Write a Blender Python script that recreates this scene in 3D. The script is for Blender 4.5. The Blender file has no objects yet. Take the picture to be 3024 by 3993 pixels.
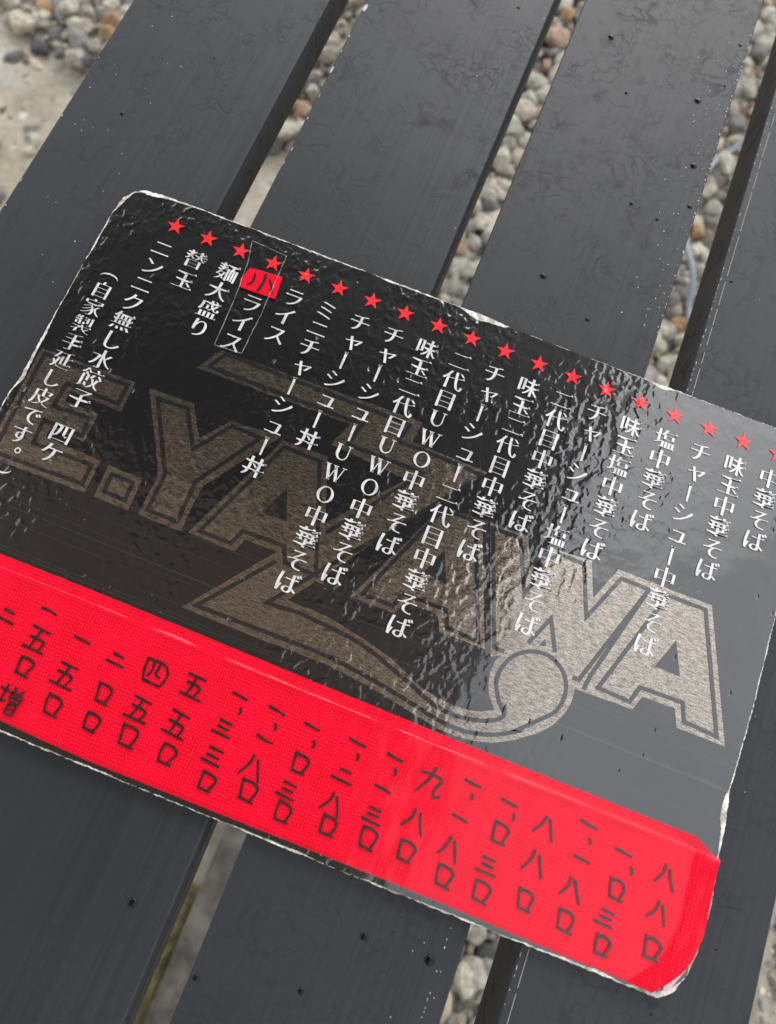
import bpy, bmesh, math, random, array
from mathutils import Vector, Matrix, noise as mnoise
from mathutils.geometry import tessellate_polygon

# ---------------------------------------------------------------- scale and frame
S = 0.01432            # one spacing of the star row in metres (the card is an A4 sheet)
HT = 31.0              # bench top above the ground, in star spacings
T = 0.25               # card thickness
def W(u, v, z=0.0):    # card coordinates (u along the star row, v down the text, z up from the card face)
    return Vector(((u-9.4)*S, -(v-6.5)*S, (HT+T+z)*S))

sc = bpy.context.scene
col = sc.collection
# ---------------------------------------------------------------- camera
CR = ((0.9309786909, -0.3595804887, -0.0630915940), (0.3631708297, 0.8945706276, 0.2604809798), (-0.0372239914, -0.2654152680, 0.9634153362))
cam_d = bpy.data.cameras.new('camera'); cam = bpy.data.objects.new('camera', cam_d); col.objects.link(cam)
sc.camera = cam
F3 = Matrix(((1,0,0),(0,-1,0),(0,0,-1)))
Rm = F3 @ Matrix(CR).transposed() @ F3
cam.matrix_world = Matrix.Translation(W(9.3765, 10.6990, 18.6467)) @ Rm.to_4x4()
cam_d.sensor_fit = 'VERTICAL'; cam_d.sensor_height = 36.0; cam_d.sensor_width = 27.0
cam_d.lens = 36.0*2900/3993
cam_d.clip_start = 0.01; cam_d.clip_end = 200
cam_d.dof.use_dof = True; cam_d.dof.focus_distance = 19.8*S; cam_d.dof.aperture_fstop = 9.5
# ---------------------------------------------------------------- sky, sun, exposure
SUN_EL, SUN_AZ = 40.0, 0.0      # azimuth: degrees to the right of straight ahead (+Y)
world = bpy.data.worlds.new('World'); sc.world = world; world.use_nodes = True
nt = world.node_tree; nt.nodes.clear()
sky = nt.nodes.new('ShaderNodeTexSky'); sky.sky_type = 'NISHITA'; sky.sun_disc = False
sky.sun_elevation = math.radians(SUN_EL); sky.sun_rotation = math.radians(SUN_AZ); sky.air_density = 1.0; sky.dust_density = 4.0
hsv = nt.nodes.new('ShaderNodeHueSaturation'); hsv.inputs['Saturation'].default_value = 0.22
bg = nt.nodes.new('ShaderNodeBackground'); bg.inputs['Strength'].default_value = 0.15
cl = nt.nodes.new('ShaderNodeBackground'); cl.inputs['Strength'].default_value = 1.48     # the overcast layer
tc = nt.nodes.new('ShaderNodeTexCoord'); nz = nt.nodes.new('ShaderNodeTexNoise'); nz.inputs['Scale'].default_value = 4.5; nz.inputs['Detail'].default_value = 5
rp = nt.nodes.new('ShaderNodeValToRGB'); rp.color_ramp.elements[0].position = .3; rp.color_ramp.elements[0].color = (.74,.775,.83,1); rp.color_ramp.elements[1].position = .7; rp.color_ramp.elements[1].color = (.97,.995,1.03,1)
add = nt.nodes.new('ShaderNodeAddShader'); out = nt.nodes.new('ShaderNodeOutputWorld')
L = nt.links.new
L(sky.outputs[0], hsv.inputs['Color']); L(hsv.outputs[0], bg.inputs[0]); L(tc.outputs['Generated'], nz.inputs['Vector']); L(nz.outputs['Fac'], rp.inputs[0]); L(rp.outputs[0], cl.inputs[0])
L(bg.outputs[0], add.inputs[0]); L(cl.outputs[0], add.inputs[1]); L(add.outputs[0], out.inputs[0])
sd = bpy.data.lights.new('sun', 'SUN'); sd.energy = 0.72; sd.angle = math.radians(70); sd.color = (1, .975, .945)
sun = bpy.data.objects.new('sun', sd); col.objects.link(sun)
sdir = Vector((math.sin(math.radians(SUN_AZ))*math.cos(math.radians(SUN_EL)), math.cos(math.radians(SUN_AZ))*math.cos(math.radians(SUN_EL)), math.sin(math.radians(SUN_EL))))
sun.rotation_euler = sdir.to_track_quat('Z', 'Y').to_euler(); sun.location = (0, 0, 3)
sc.view_settings.view_transform = 'Standard'; sc.view_settings.look = 'None'; sc.view_settings.gamma = 1; sc.view_settings.exposure = 0.0
sc.view_settings.use_curve_mapping = False
sc.render.engine = 'CYCLES'

# ---------------------------------------------------------------- traced shapes of the print, in card coordinates
D = {"gold":[[[-1.599,4.803],[1.113,4.759],[1.134,5.666],[-0.352,5.626],[-0.32,5.937],[0.633,5.947],[0.642,6.791],[-0.319,6.762],[-0.319,7.019],[1.262,7.086],[1.288,8.003],[-1.508,8.062]],[[1.503,7.112],[2.469,7.12],[2.496,8.014],[1.542,8.008]],[[1.507,4.766],[2.776,4.722],[3.325,5.564],[3.884,4.8],[5.29,4.701],[3.981,6.702],[3.941,7.197],[3.96,8.027],[2.774,8.014],[2.783,6.896],[2.566,6.498]],[[5.372,4.781],[6.626,4.751],[7.832,7.94],[6.63,7.956],[6.473,7.593],[5.54,7.625],[5.412,7.998],[4.139,7.975]],[[2.408,3.75],[2.816,3.019],[8.619,2.867],[8.566,3.5],[10.749,3.547],[8.585,6.515],[7.145,8.632],[7.564,8.648],[7.674,8.63],[7.757,8.633],[7.872,8.638],[8.006,8.643],[8.145,8.651],[8.276,8.663],[8.401,8.681],[8.526,8.699],[8.649,8.722],[8.777,8.748],[8.908,8.772],[9.043,8.795],[9.18,8.821],[9.316,8.848],[9.452,8.874],[9.59,8.905],[9.724,8.936],[9.853,8.969],[9.984,9.006],[10.116,9.047],[10.243,9.089],[10.375,9.143],[10.508,9.2],[10.639,9.262],[10.762,9.319],[10.881,9.363],[10.986,9.396],[11.081,9.424],[11.173,9.444],[11.263,9.461],[11.366,9.477],[11.478,9.493],[11.598,9.507],[11.721,9.519],[11.842,9.524],[11.958,9.526],[12.066,9.522],[12.169,9.513],[12.27,9.499],[12.369,9.482],[12.462,9.459],[12.561,9.425],[12.66,9.383],[12.753,9.334],[12.832,9.295],[12.888,9.265],[12.853,9.227],[12.804,9.173],[12.746,9.109],[12.692,9.04],[12.648,8.979],[12.614,8.919],[12.589,8.86],[12.569,8.802],[12.552,8.739],[12.535,8.676],[12.521,8.612],[12.511,8.542],[12.501,8.475],[12.495,8.407],[12.495,8.342],[12.496,8.28],[12.504,8.224],[12.515,8.166],[12.528,8.112],[12.553,8.054],[12.59,7.991],[12.64,7.927],[12.69,7.862],[12.739,7.808],[12.77,7.768],[13.216,7.378],[13.345,7.335],[13.481,7.31],[13.613,7.299],[13.747,7.308],[13.878,7.334],[14.002,7.375],[14.121,7.43],[14.229,7.501],[14.326,7.588],[14.414,7.687],[14.483,7.792],[14.54,7.91],[14.583,8.033],[14.607,8.162],[14.617,8.297],[14.61,8.429],[14.586,8.56],[14.547,8.689],[14.493,8.811],[14.427,8.929],[14.349,9.097],[14.053,9.401],[13.56,9.759],[13.12,10.003],[12.614,10.139],[12.522,10.149],[12.396,10.164],[12.244,10.177],[12.086,10.187],[11.934,10.191],[11.792,10.183],[11.645,10.164],[11.498,10.145],[11.348,10.118],[11.199,10.095],[11.054,10.071],[10.907,10.043],[10.762,10.018],[10.609,9.988],[10.445,9.962],[10.272,9.935],[10.084,9.906],[9.893,9.881],[9.7,9.853],[9.51,9.832],[9.326,9.813],[9.141,9.794],[8.957,9.779],[8.773,9.764],[8.592,9.757],[8.412,9.753],[8.232,9.749],[8.055,9.753],[7.876,9.753],[7.699,9.756],[7.507,9.757],[7.3,9.764],[7.104,9.766],[6.932,9.772],[6.812,9.775],[4.798,9.76],[6.416,7.594],[7.231,6.482],[8.771,4.564],[6.565,4.399],[6.837,3.683]],[[9.975,4.907],[11.149,4.834],[12.255,7.964],[10.97,7.981],[10.789,7.599],[9.91,7.573],[9.75,7.969],[8.557,7.985],[9.67,5.477]],[[11.239,4.808],[12.286,4.785],[12.717,5.875],[13.015,4.867],[14.05,4.788],[14.372,5.707],[14.779,4.749],[17.341,4.742],[18.523,8.02],[17.267,8.025],[17.092,7.596],[16.252,7.62],[16.101,8.008],[14.562,8.057],[14.11,7.653],[13.341,7.548],[12.379,8.088]]],"line":[[[[-1.452,4.923],[0.955,4.915],[0.964,5.488],[-0.525,5.477],[-0.545,6.177],[0.446,6.141],[0.513,6.645],[-0.58,6.626],[-0.538,7.293],[1.104,7.276],[1.117,7.825],[-1.342,7.878]],1],[[[1.691,7.3],[2.281,7.308],[2.302,7.808],[1.71,7.789]],1],[[[1.845,4.954],[2.676,4.906],[3.307,5.891],[3.976,4.917],[4.802,4.939],[3.739,6.68],[3.762,7.822],[2.933,7.818],[2.94,6.792]],1],[[[5.477,4.924],[6.489,4.946],[7.564,7.794],[6.708,7.798],[6.536,7.397],[5.407,7.42],[5.234,7.835],[4.388,7.831]],1],[[[2.69,3.582],[2.973,3.067],[8.323,3.067],[8.2,3.63],[9.737,3.628],[10.603,3.69],[8.841,6.107],[8.121,6.983],[6.696,8.893],[7.528,8.823],[7.626,8.83],[7.76,8.835],[7.918,8.845],[8.075,8.855],[8.223,8.863],[8.358,8.873],[8.487,8.88],[8.614,8.893],[8.745,8.904],[8.877,8.918],[9.012,8.941],[9.15,8.962],[9.287,8.988],[9.424,9.018],[9.557,9.05],[9.683,9.085],[9.806,9.124],[9.93,9.168],[10.049,9.209],[10.171,9.249],[10.293,9.288],[10.415,9.328],[10.54,9.366],[10.662,9.405],[10.779,9.446],[10.893,9.488],[11.007,9.534],[11.121,9.58],[11.234,9.622],[11.344,9.657],[11.455,9.682],[11.569,9.706],[11.681,9.723],[11.791,9.735],[11.902,9.739],[12.016,9.738],[12.127,9.729],[12.237,9.716],[12.344,9.696],[12.451,9.676],[12.555,9.648],[12.66,9.621],[12.758,9.587],[12.845,9.549],[12.921,9.516],[12.984,9.479],[13.037,9.442],[13.077,9.405],[13.108,9.367],[13.13,9.329],[13.139,9.291],[13.133,9.247],[13.124,9.208],[13.111,9.17],[13.103,9.147],[13.083,9.2],[12.913,9.031],[12.842,8.906],[12.783,8.803],[12.736,8.691],[12.709,8.575],[12.699,8.452],[12.705,8.326],[12.732,8.203],[12.774,8.086],[12.832,7.971],[12.907,7.865],[12.995,7.774],[13.094,7.69],[13.202,7.623],[13.321,7.573],[13.445,7.54],[13.567,7.525],[13.693,7.524],[13.815,7.546],[13.93,7.586],[14.037,7.641],[14.137,7.711],[14.22,7.795],[14.291,7.891],[14.35,8.0],[14.389,8.112],[14.411,8.234],[14.414,8.356],[14.405,8.481],[14.375,8.603],[14.328,8.719],[14.263,8.829],[13.53,9.539],[13.585,9.535],[13.512,9.576],[13.406,9.638],[13.286,9.709],[13.155,9.776],[13.031,9.832],[12.906,9.876],[12.78,9.916],[12.646,9.946],[12.517,9.975],[12.388,9.995],[12.266,10.008],[12.146,10.013],[12.023,10.014],[11.902,10.006],[11.777,9.999],[11.649,9.985],[11.524,9.966],[11.393,9.944],[11.259,9.915],[11.123,9.892],[10.981,9.865],[10.835,9.841],[10.688,9.813],[10.531,9.783],[10.367,9.757],[10.192,9.73],[10.004,9.7],[9.812,9.675],[9.619,9.647],[9.428,9.626],[9.243,9.607],[9.057,9.588],[8.873,9.573],[8.688,9.557],[8.506,9.55],[8.326,9.546],[8.145,9.542],[7.968,9.546],[7.789,9.546],[7.611,9.549],[7.418,9.55],[7.21,9.556],[7.013,9.559],[6.841,9.564],[6.721,9.567],[5.112,9.587],[6.488,7.838]],0],[[[7.378,6.671],[8.754,4.776],[9.127,4.212],[6.984,4.226],[7.141,3.558],[2.69,3.582]],0],[[[9.97,4.954],[10.862,4.932],[11.97,7.853],[11.11,7.802],[10.941,7.394],[9.787,7.413],[9.645,7.803],[8.833,7.792]],1],[[[11.093,4.856],[12.237,7.971]],0],[[[12.66,7.836],[12.395,7.838],[11.356,4.939],[12.118,4.919],[12.674,6.276],[12.995,5.202],[13.208,4.942],[13.889,4.953],[14.349,6.244],[14.923,4.952],[15.68,4.952],[14.628,7.812],[14.466,7.815]],0],[[[13.155,7.418],[13.512,6.616],[13.862,7.385]],0],[[[15.686,4.941],[14.873,7.621],[14.808,8.001]],0],[[[16.027,5.346],[15.14,7.821],[15.983,7.853],[16.136,7.42],[17.256,7.389],[17.4,7.818],[18.268,7.866],[17.209,4.909],[16.18,4.915]],1]],"tri":[[[5.99,5.969],[5.634,6.782],[6.326,6.778]],[[10.379,5.959],[10.083,6.702],[10.715,6.769]],[[16.693,5.964],[16.353,6.781],[17.018,6.8]],[[13.433,7.39],[13.526,7.17],[13.604,7.323]]],"price":[[["二",1.02,11.479]],[["一",1.906,11.018],["五",1.964,11.739],["口",1.982,12.396],["増",2.074,13.219]],[["一",2.963,11.346],["五",2.961,12.246],["口",3.023,12.954]],[["二",3.914,11.469],["口",3.993,12.287],["口",4.028,12.978]],[["四",4.91,11.423],["五",4.91,12.328],["口",4.953,12.949]],[["五",5.884,11.384],["五",5.887,12.324],["口",5.972,13.005]],[["一",7.013,11.204],["、",7.161,11.51],["三",6.939,12.003],["三",6.981,12.663],["口",7.08,13.237]],[["一",7.964,11.184],["、",8.078,11.538],["一",7.959,11.899],["八",7.93,12.583],["口",8.052,13.07]],[["一",8.888,11.226],["、",9.064,11.58],["口",8.948,12.091],["三",8.9,12.748],["口",9.001,13.212]],[["一",10.05,11.185],["、",10.159,11.48],["二",10.001,11.978],["八",9.981,12.665],["口",10.082,13.117]],[["一",11.005,11.169],["、",11.131,11.487],["一",10.982,11.935],["三",10.974,12.546],["口",11.051,13.043]],[["九",12.0,11.37],["八",11.924,12.318],["口",11.969,12.991]],[["一",12.952,11.056],["、",13.031,11.35],["一",12.922,11.895],["八",12.9,12.596],["口",12.986,13.176]],[["一",13.91,11.146],["、",14.091,11.431],["口",13.907,11.85],["三",13.852,12.627],["口",13.901,13.193]],[["八",14.874,11.37],["八",14.871,12.202],["口",14.911,12.996]],[["一",15.854,10.935],["、",15.979,11.276],["一",15.903,11.714],["八",15.852,12.424],["口",15.918,13.095]],[["一",16.807,11.22],["、",17.089,11.543],["口",16.862,12.05],["三",16.786,12.701],["口",16.877,13.278]],[["八",17.882,11.383],["八",17.914,12.172],["口",17.986,12.945]]],"drop":[[9.63,-12.24,0.106],[12.95,-10.98,0.119],[13.46,-8.51,0.123],[10.72,-10.3,0.067],[12.03,-6.38,0.07],[12.92,-6.16,0.063],[10.29,-2.9,0.102],[11.93,-2.06,0.08],[13.73,-7.01,0.078],[13.69,-13.78,0.061],[13.62,-11.94,0.045],[6.45,-12.09,0.053],[15.58,-4.99,0.048],[-3.24,-3.06,0.07],[-1.62,-6.09,0.036],[6.57,16.22,0.097],[8.54,17.1,0.076],[10.83,16.56,0.077],[11.76,15.05,0.091],[13.33,14.99,0.118],[10.83,16.56,0.076],[12.35,14.74,0.027],[19.6,10.42,0.105],[19.56,12.48,0.028],[18.48,14.28,0.027]],"patch_s":[[[2.73,0.633],[2.764,0.967],[2.722,1.043]],[[2.91,0.485],[3.0,0.807],[2.987,0.986]],[[3.052,0.61],[3.254,0.9]]]}

# ---------------------------------------------------------------- object helpers
def link(name, me, mats, parent=None):
    o = bpy.data.objects.new(name, me); col.objects.link(o)
    for m in (mats if isinstance(mats, (list, tuple)) else [mats]): me.materials.append(m)
    if parent is not None: o.parent = parent
    return o
def tag(o, label=None, cat=None, group=None, kind=None):
    if label: o['label'] = label
    if cat: o['category'] = cat
    if group: o['group'] = group
    if kind: o['kind'] = kind
    return o
def empty(name, loc):
    o = bpy.data.objects.new(name, None); col.objects.link(o); o.location = loc; o.empty_display_size = .02; return o
def mesh(name, vs, fs, mi=None, smooth=False):
    me = bpy.data.meshes.new(name); me.from_pydata([tuple(v) for v in vs], [], fs)
    if mi: me.polygons.foreach_set('material_index', mi)
    if smooth: me.polygons.foreach_set('use_smooth', [True]*len(me.polygons))
    me.update(); return me
class Acc:
    def __init__(s): s.v=[]; s.f=[]; s.m=[]
    def poly(s, pts, m=0):          # flat outline, any shape
        b = len(s.v); s.v += [Vector(p) for p in pts]
        for t in tessellate_polygon([[Vector(p) for p in pts]]):
            a, c, d = [Vector(pts[i]) for i in t]
            if (c-a).cross(d-a).z < 0: t = (t[0], t[2], t[1])
            s.f.append(tuple(b+i for i in t)); s.m.append(m)
    def faces(s, vs, fs, m=0):
        b = len(s.v); s.v += [Vector(p) for p in vs]; s.f += [tuple(b+i for i in f) for f in fs]; s.m += [m]*len(fs)
    def box(s, c, h, m=0):
        x,y,z = c; a,b_,d = h
        vs = [(x+i*a, y+j*b_, z+k*d) for i in (-1,1) for j in (-1,1) for k in (-1,1)]
        s.faces(vs, [(0,1,3,2),(4,6,7,5),(0,4,5,1),(2,3,7,6),(0,2,6,4),(1,5,7,3)], m)
    def tube(s, pts, r, n=10, m=0):
        pts = [Vector(p) for p in pts]; vs=[]; fs=[]
        for i,p in enumerate(pts):
            d = (pts[min(i+1,len(pts)-1)]-pts[max(i-1,0)]).normalized(); a = d.orthogonal().normalized() if abs(d.z)>.9 else d.cross(Vector((0,0,1))).normalized(); b_ = d.cross(a)
            vs += [p + a*(r*math.cos(2*math.pi*k/n)) + b_*(r*math.sin(2*math.pi*k/n)) for k in range(n)]
        for i in range(len(pts)-1):
            for k in range(n): fs.append((i*n+k, i*n+(k+1)%n, (i+1)*n+(k+1)%n, (i+1)*n+k))
        fs.append(tuple(range(n))[::-1]); fs.append(tuple((len(pts)-1)*n+k for k in range(n)))
        s.faces(vs, fs, m)
    def build(s, name, mats, parent=None, smooth=False): return link(name, mesh(name, s.v, s.f, s.m, smooth), mats, parent)
def spline(pts, n=8):
    P = [Vector((*p, 0)) if len(p)==2 else Vector(p) for p in pts]
    if len(P) < 3: return [P[0].lerp(P[-1], i/n) for i in range(n+1)]
    o=[]
    for i in range(len(P)-1):
        a = P[i-1] if i else P[i]*2-P[i+1]; b=P[i]; c=P[i+1]; d = P[i+2] if i+2<len(P) else P[i+1]*2-P[i]
        for k in range(n):
            t=k/n; o.append(.5*((2*b)+(c-a)*t+(2*a-5*b+4*c-d)*t*t+(3*b-a-3*c+d)*t**3))
    o.append(P[-1]); return o

# ---------------------------------------------------------------- material helpers
def mat(name):
    m = bpy.data.materials.new(name); m.use_nodes = True; n = m.node_tree
    return m, n, n.nodes['Principled BSDF'], n.links.new
def nd(n, t, **k):
    x = n.nodes.new(t)
    for a,b in k.items():
        if a in x.inputs: x.inputs[a].default_value = b
        else: setattr(x, a, b)
    return x
def ramp(n, p0, c0, p1, c1, interp='LINEAR'):
    r = n.nodes.new('ShaderNodeValToRGB'); e=r.color_ramp.elements; e[0].position=p0; e[0].color=(*c0,1) if len(c0)==3 else c0; e[1].position=p1; e[1].color=(*c1,1) if len(c1)==3 else c1
    r.color_ramp.interpolation = interp; return r
def mapping(n, src, scale):
    mp = nd(n, 'ShaderNodeMapping'); mp.inputs['Scale'].default_value = scale; n.links.new(src, mp.inputs['Vector']); return mp.outputs[0]
def math_(n, op, a, b=None, c=None, clamp=False):
    x = n.nodes.new('ShaderNodeMath'); x.operation = op; x.use_clamp = clamp
    for i,q in enumerate((a,b,c)):
        if q is None: continue
        if isinstance(q,(int,float)): x.inputs[i].default_value = q
        else: n.links.new(q, x.inputs[i])
    return x.outputs[0]
def simple(name, c, rough=.6, spec=.5, metal=0.0):
    m, n, b, l = mat(name); b.inputs['Base Color'].default_value=(*c,1); b.inputs['Roughness'].default_value=rough; b.inputs['Specular IOR Level'].default_value=spec; b.inputs['Metallic'].default_value=metal
    return m

# the card's own frame: every printed layer shares it, so the film's blisters run on across print and paper
card_root = empty('menu_board', W(0, 0, 0))
def card_co(n):
    t = nd(n, 'ShaderNodeTexCoord'); t.object = card_root
    mp = nd(n, 'ShaderNodeMapping'); mp.inputs['Scale'].default_value = (1/S, -1/S, 1/S); n.links.new(t.outputs['Object'], mp.inputs['Vector']); return mp.outputs[0]   # in (u, v)
def blisters(n, strength=1.0):
    """height of the laminate: wrinkled leather-like blisters, calmer to the right, with a few sharp dimples"""
    l = n.links.new; uv = card_co(n)
    sx = nd(n,'ShaderNodeSeparateXYZ'); l(uv, sx.inputs[0])
    sm = mapping(n, uv, (1, .78, 0))
    n1 = nd(n,'ShaderNodeTexNoise', Scale=4.3, Detail=1.4, Roughness=.45); l(sm, n1.inputs['Vector'])
    n1b = nd(n,'ShaderNodeTexNoise', Scale=.9, Detail=1.0); l(uv, n1b.inputs['Vector'])
    pat = nd(n,'ShaderNodeTexNoise', Scale=.42, Detail=2.0); l(uv, pat.inputs['Vector'])
    pm = ramp(n, .42, (.25,.25,.25), .62, (1,1,1)); l(pat.outputs['Fac'], pm.inputs[0])
    mr = nd(n,'ShaderNodeMapRange'); mr.interpolation_type='SMOOTHSTEP'
    for k,x in zip(('From Min','From Max','To Min','To Max'), (13.6, 18.6, 1.0, .22)): mr.inputs[k].default_value = x
    tilt = math_(n,'MULTIPLY_ADD', sx.outputs[1], .38, sx.outputs[0]); l(tilt, mr.inputs['Value'])
    pk = ramp(n, .40, (0,0,0), .66, (1,1,1)); l(n1.outputs['Fac'], pk.inputs[0]); pk.color_ramp.interpolation='EASE'
    h1 = math_(n,'MULTIPLY', math_(n,'MULTIPLY', pk.outputs[0], pm.outputs[0]), mr.outputs[0])
    vo = nd(n,'ShaderNodeTexVoronoi', Scale=1.55, Randomness=1.0); l(mapping(n, uv, (1.5,.8,0)), vo.inputs['Vector'])
    dm = ramp(n, .0, (1,1,1), .14, (0,0,0)); dm.color_ramp.interpolation='EASE'; l(vo.outputs['Distance'], dm.inputs[0])
    wn = nd(n,'ShaderNodeSeparateColor'); l(vo.outputs['Color'], wn.inputs[0])
    dmask = math_(n,'GREATER_THAN', wn.outputs[0], .55)
    h2 = math_(n,'MULTIPLY', dm.outputs[0], dmask)
    h = math_(n,'ADD', math_(n,'MULTIPLY', h1, .0108*strength), math_(n,'MULTIPLY', h2, -.014*strength))
    h = math_(n,'ADD', h, math_(n,'MULTIPLY', n1b.outputs['Fac'], .026*strength))
    bp = nd(n,'ShaderNodeBump', Strength=1.0, Distance=S); l(h, bp.inputs['Height']); return bp.outputs[0], uv, sx
def laminated(name, c, rough=.5, metal=0.0, strength=1.0, coat=1.0, spec=.3, colour=None, ior=1.75, crough=.075):
    m, n, b, l = mat(name); nrm, uv, sx = blisters(n, strength)
    b.inputs['Base Color'].default_value = (*c,1); b.inputs['Roughness'].default_value = rough; b.inputs['Metallic'].default_value = metal; b.inputs['Specular IOR Level'].default_value = spec
    b.inputs['Coat Weight'].default_value = coat; b.inputs['Coat Roughness'].default_value = crough; b.inputs['Coat IOR'].default_value = ior
    l(nrm, b.inputs['Normal']); l(nrm, b.inputs['Coat Normal'])
    if colour: colour(n, b, l, uv, sx)
    return m
def dust(n, b, l, uv, sx):            # hairline scratches and a few pale specks in the black print
    sc1 = nd(n,'ShaderNodeTexNoise', Scale=1.0, Detail=3); l(mapping(n, uv, (40, 1.1, 0)), sc1.inputs['Vector'])
    r1 = ramp(n, .71, (0,0,0), .76, (1,1,1)); l(sc1.outputs['Fac'], r1.inputs[0])
    bands = nd(n,'ShaderNodeTexNoise', Scale=1.0, Detail=2); l(mapping(n, uv, (.02, 26, 0)), bands.inputs['Vector'])
    r3 = ramp(n, .62, (0,0,0), .68, (1,1,1)); l(bands.outputs['Fac'], r3.inputs[0])
    bw = nd(n,'ShaderNodeMapRange'); bw.interpolation_type='SMOOTHSTEP'
    for k,x in zip(('From Min','From Max','To Min','To Max'), (7.0, 8.6, 0, 1)): bw.inputs[k].default_value = x
    l(sx.outputs[1], bw.inputs['Value'])
    sp = nd(n,'ShaderNodeTexVoronoi', Scale=3.1); l(uv, sp.inputs['Vector'])
    r2 = ramp(n, .028, (1,1,1), .045, (0,0,0)); l(sp.outputs['Distance'], r2.inputs[0])
    w = nd(n,'ShaderNodeSeparateColor'); l(sp.outputs['Color'], w.inputs[0])
    f = math_(n,'ADD', math_(n,'MULTIPLY', r1.outputs[0], .035), math_(n,'MULTIPLY', math_(n,'MULTIPLY', r2.outputs[0], math_(n,'GREATER_THAN', w.outputs[1], .78)), .5))
    f = math_(n,'ADD', f, math_(n,'MULTIPLY', math_(n,'MULTIPLY', r3.outputs[0], bw.outputs[0]), .055), None, True)
    mx = nd(n,'ShaderNodeMix', data_type='RGBA'); l(f, mx.inputs[0]); mx.inputs[6].default_value=(.0045,.0045,.005,1); mx.inputs[7].default_value=(.6,.6,.6,1)
    l(mx.outputs[2], b.inputs['Base Color'])
def halftone(n, b, l, uv, sx):        # the emblem is printed in fine gold hatching
    a = nd(n,'ShaderNodeTexNoise', Scale=1.0, Detail=2.5, Roughness=.6); l(mapping(n, uv, (4.5, 30, 0)), a.inputs['Vector'])
    c = nd(n,'ShaderNodeTexNoise', Scale=34.0, Detail=1.0); l(uv, c.inputs['Vector'])
    s_ = math_(n,'ADD', math_(n,'MULTIPLY', a.outputs['Fac'], .62), math_(n,'MULTIPLY', c.outputs['Fac'], .38))
    r = ramp(n, .40, (.095,.076,.058), .60, (.38,.325,.26)); l(s_, r.inputs[0]); l(r.outputs[0], b.inputs['Base Color'])

M_film = laminated('black_laminate', (.0045,.0045,.005), .35, colour=dust)
M_gold = laminated('gold_hatching', (.2,.16,.12), .23, metal=.88, strength=.65, colour=halftone)
M_ink  = laminated('black_ink', (.006,.006,.006), .4)
def worn_white(n, b, l, uv, sx):
    a = nd(n,'ShaderNodeTexNoise', Scale=2.6, Detail=5, Roughness=.7); l(uv, a.inputs['Vector'])
    r = ramp(n, .30, (.40,.39,.38), .62, (.68,.66,.64)); l(a.outputs['Fac'], r.inputs[0]); l(r.outputs[0], b.inputs['Base Color'])
M_text = laminated('white_print', (.62,.60,.58), .5, colour=worn_white)
M_red  = laminated('red_print', (.74,.010,.018), .5, ior=1.45)

def tape_mat():
    m, n, b, l = mat('red_tape'); uv = card_co(n); sx = nd(n,'ShaderNodeSeparateXYZ'); l(uv, sx.inputs[0])
    w = nd(n,'ShaderNodeTexNoise', Scale=.6, Detail=2); l(uv, w.inputs['Vector'])
    ph = math_(n,'MULTIPLY', w.outputs['Fac'], 1.2)
    P = .082
    su = math_(n,'SINE', math_(n,'ADD', math_(n,'MULTIPLY', sx.outputs[0], 2*math.pi/P), ph)); sv = math_(n,'SINE', math_(n,'ADD', math_(n,'MULTIPLY', sx.outputs[1], 2*math.pi/(P*1.08)), ph))
    d = math_(n,'MULTIPLY', su, sv)
    # only the lobes with both sines up: a square grid of raised dots
    d = math_(n,'MULTIPLY', math_(n,'MAXIMUM', su, 0), math_(n,'MAXIMUM', sv, 0))
    dr = ramp(n, .45, (0,0,0), .85, (1,1,1)); l(d, dr.inputs[0])
    nz_ = nd(n,'ShaderNodeTexNoise', Scale=1.3, Detail=3); l(uv, nz_.inputs['Vector'])
    base = ramp(n, .3, (.64,.000,.014), .75, (.73,.000,.023)); l(nz_.outputs['Fac'], base.inputs[0])
    mx = nd(n,'ShaderNodeMix', data_type='RGBA'); l(math_(n,'MULTIPLY', dr.outputs[0], .065), mx.inputs[0]); l(base.outputs[0], mx.inputs[6]); mx.inputs[7].default_value=(.90,.22,.26,1)
    l(mx.outputs[2], b.inputs['Base Color'])
    wr = nd(n,'ShaderNodeTexNoise', Scale=1.1, Detail=3.0); l(mapping(n, uv, (1.2,.5,0)), wr.inputs['Vector'])
    h = math_(n,'ADD', math_(n,'MULTIPLY', dr.outputs[0], .0035), math_(n,'MULTIPLY', wr.outputs['Fac'], .022))
    bp = nd(n,'ShaderNodeBump', Strength=1.0, Distance=S); l(h, bp.inputs['Height'])
    b.inputs['Roughness'].default_value=.45; b.inputs['Coat Weight'].default_value=.6; b.inputs['Coat Roughness'].default_value=.16; b.inputs['Coat IOR'].default_value=1.45; b.inputs['Specular IOR Level'].default_value=.06
    l(bp.outputs[0], b.inputs['Normal']); l(bp.outputs[0], b.inputs['Coat Normal']); return m
M_tape = tape_mat()
def marker_mat():
    m, n, b, l = mat('marker_ink'); uv = card_co(n)
    w = nd(n,'ShaderNodeTexNoise', Scale=5, Detail=3); l(uv, w.inputs['Vector'])
    r = ramp(n, .35, (.007,.003,.004), .7, (.050,.005,.007)); l(w.outputs['Fac'], r.inputs[0]); l(r.outputs[0], b.inputs['Base Color'])
    b.inputs['Roughness'].default_value=.35; b.inputs['Coat Weight'].default_value=.4; b.inputs['Coat Roughness'].default_value=.14; b.inputs['Coat IOR'].default_value=1.5; return m
M_marker = marker_mat()
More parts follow.
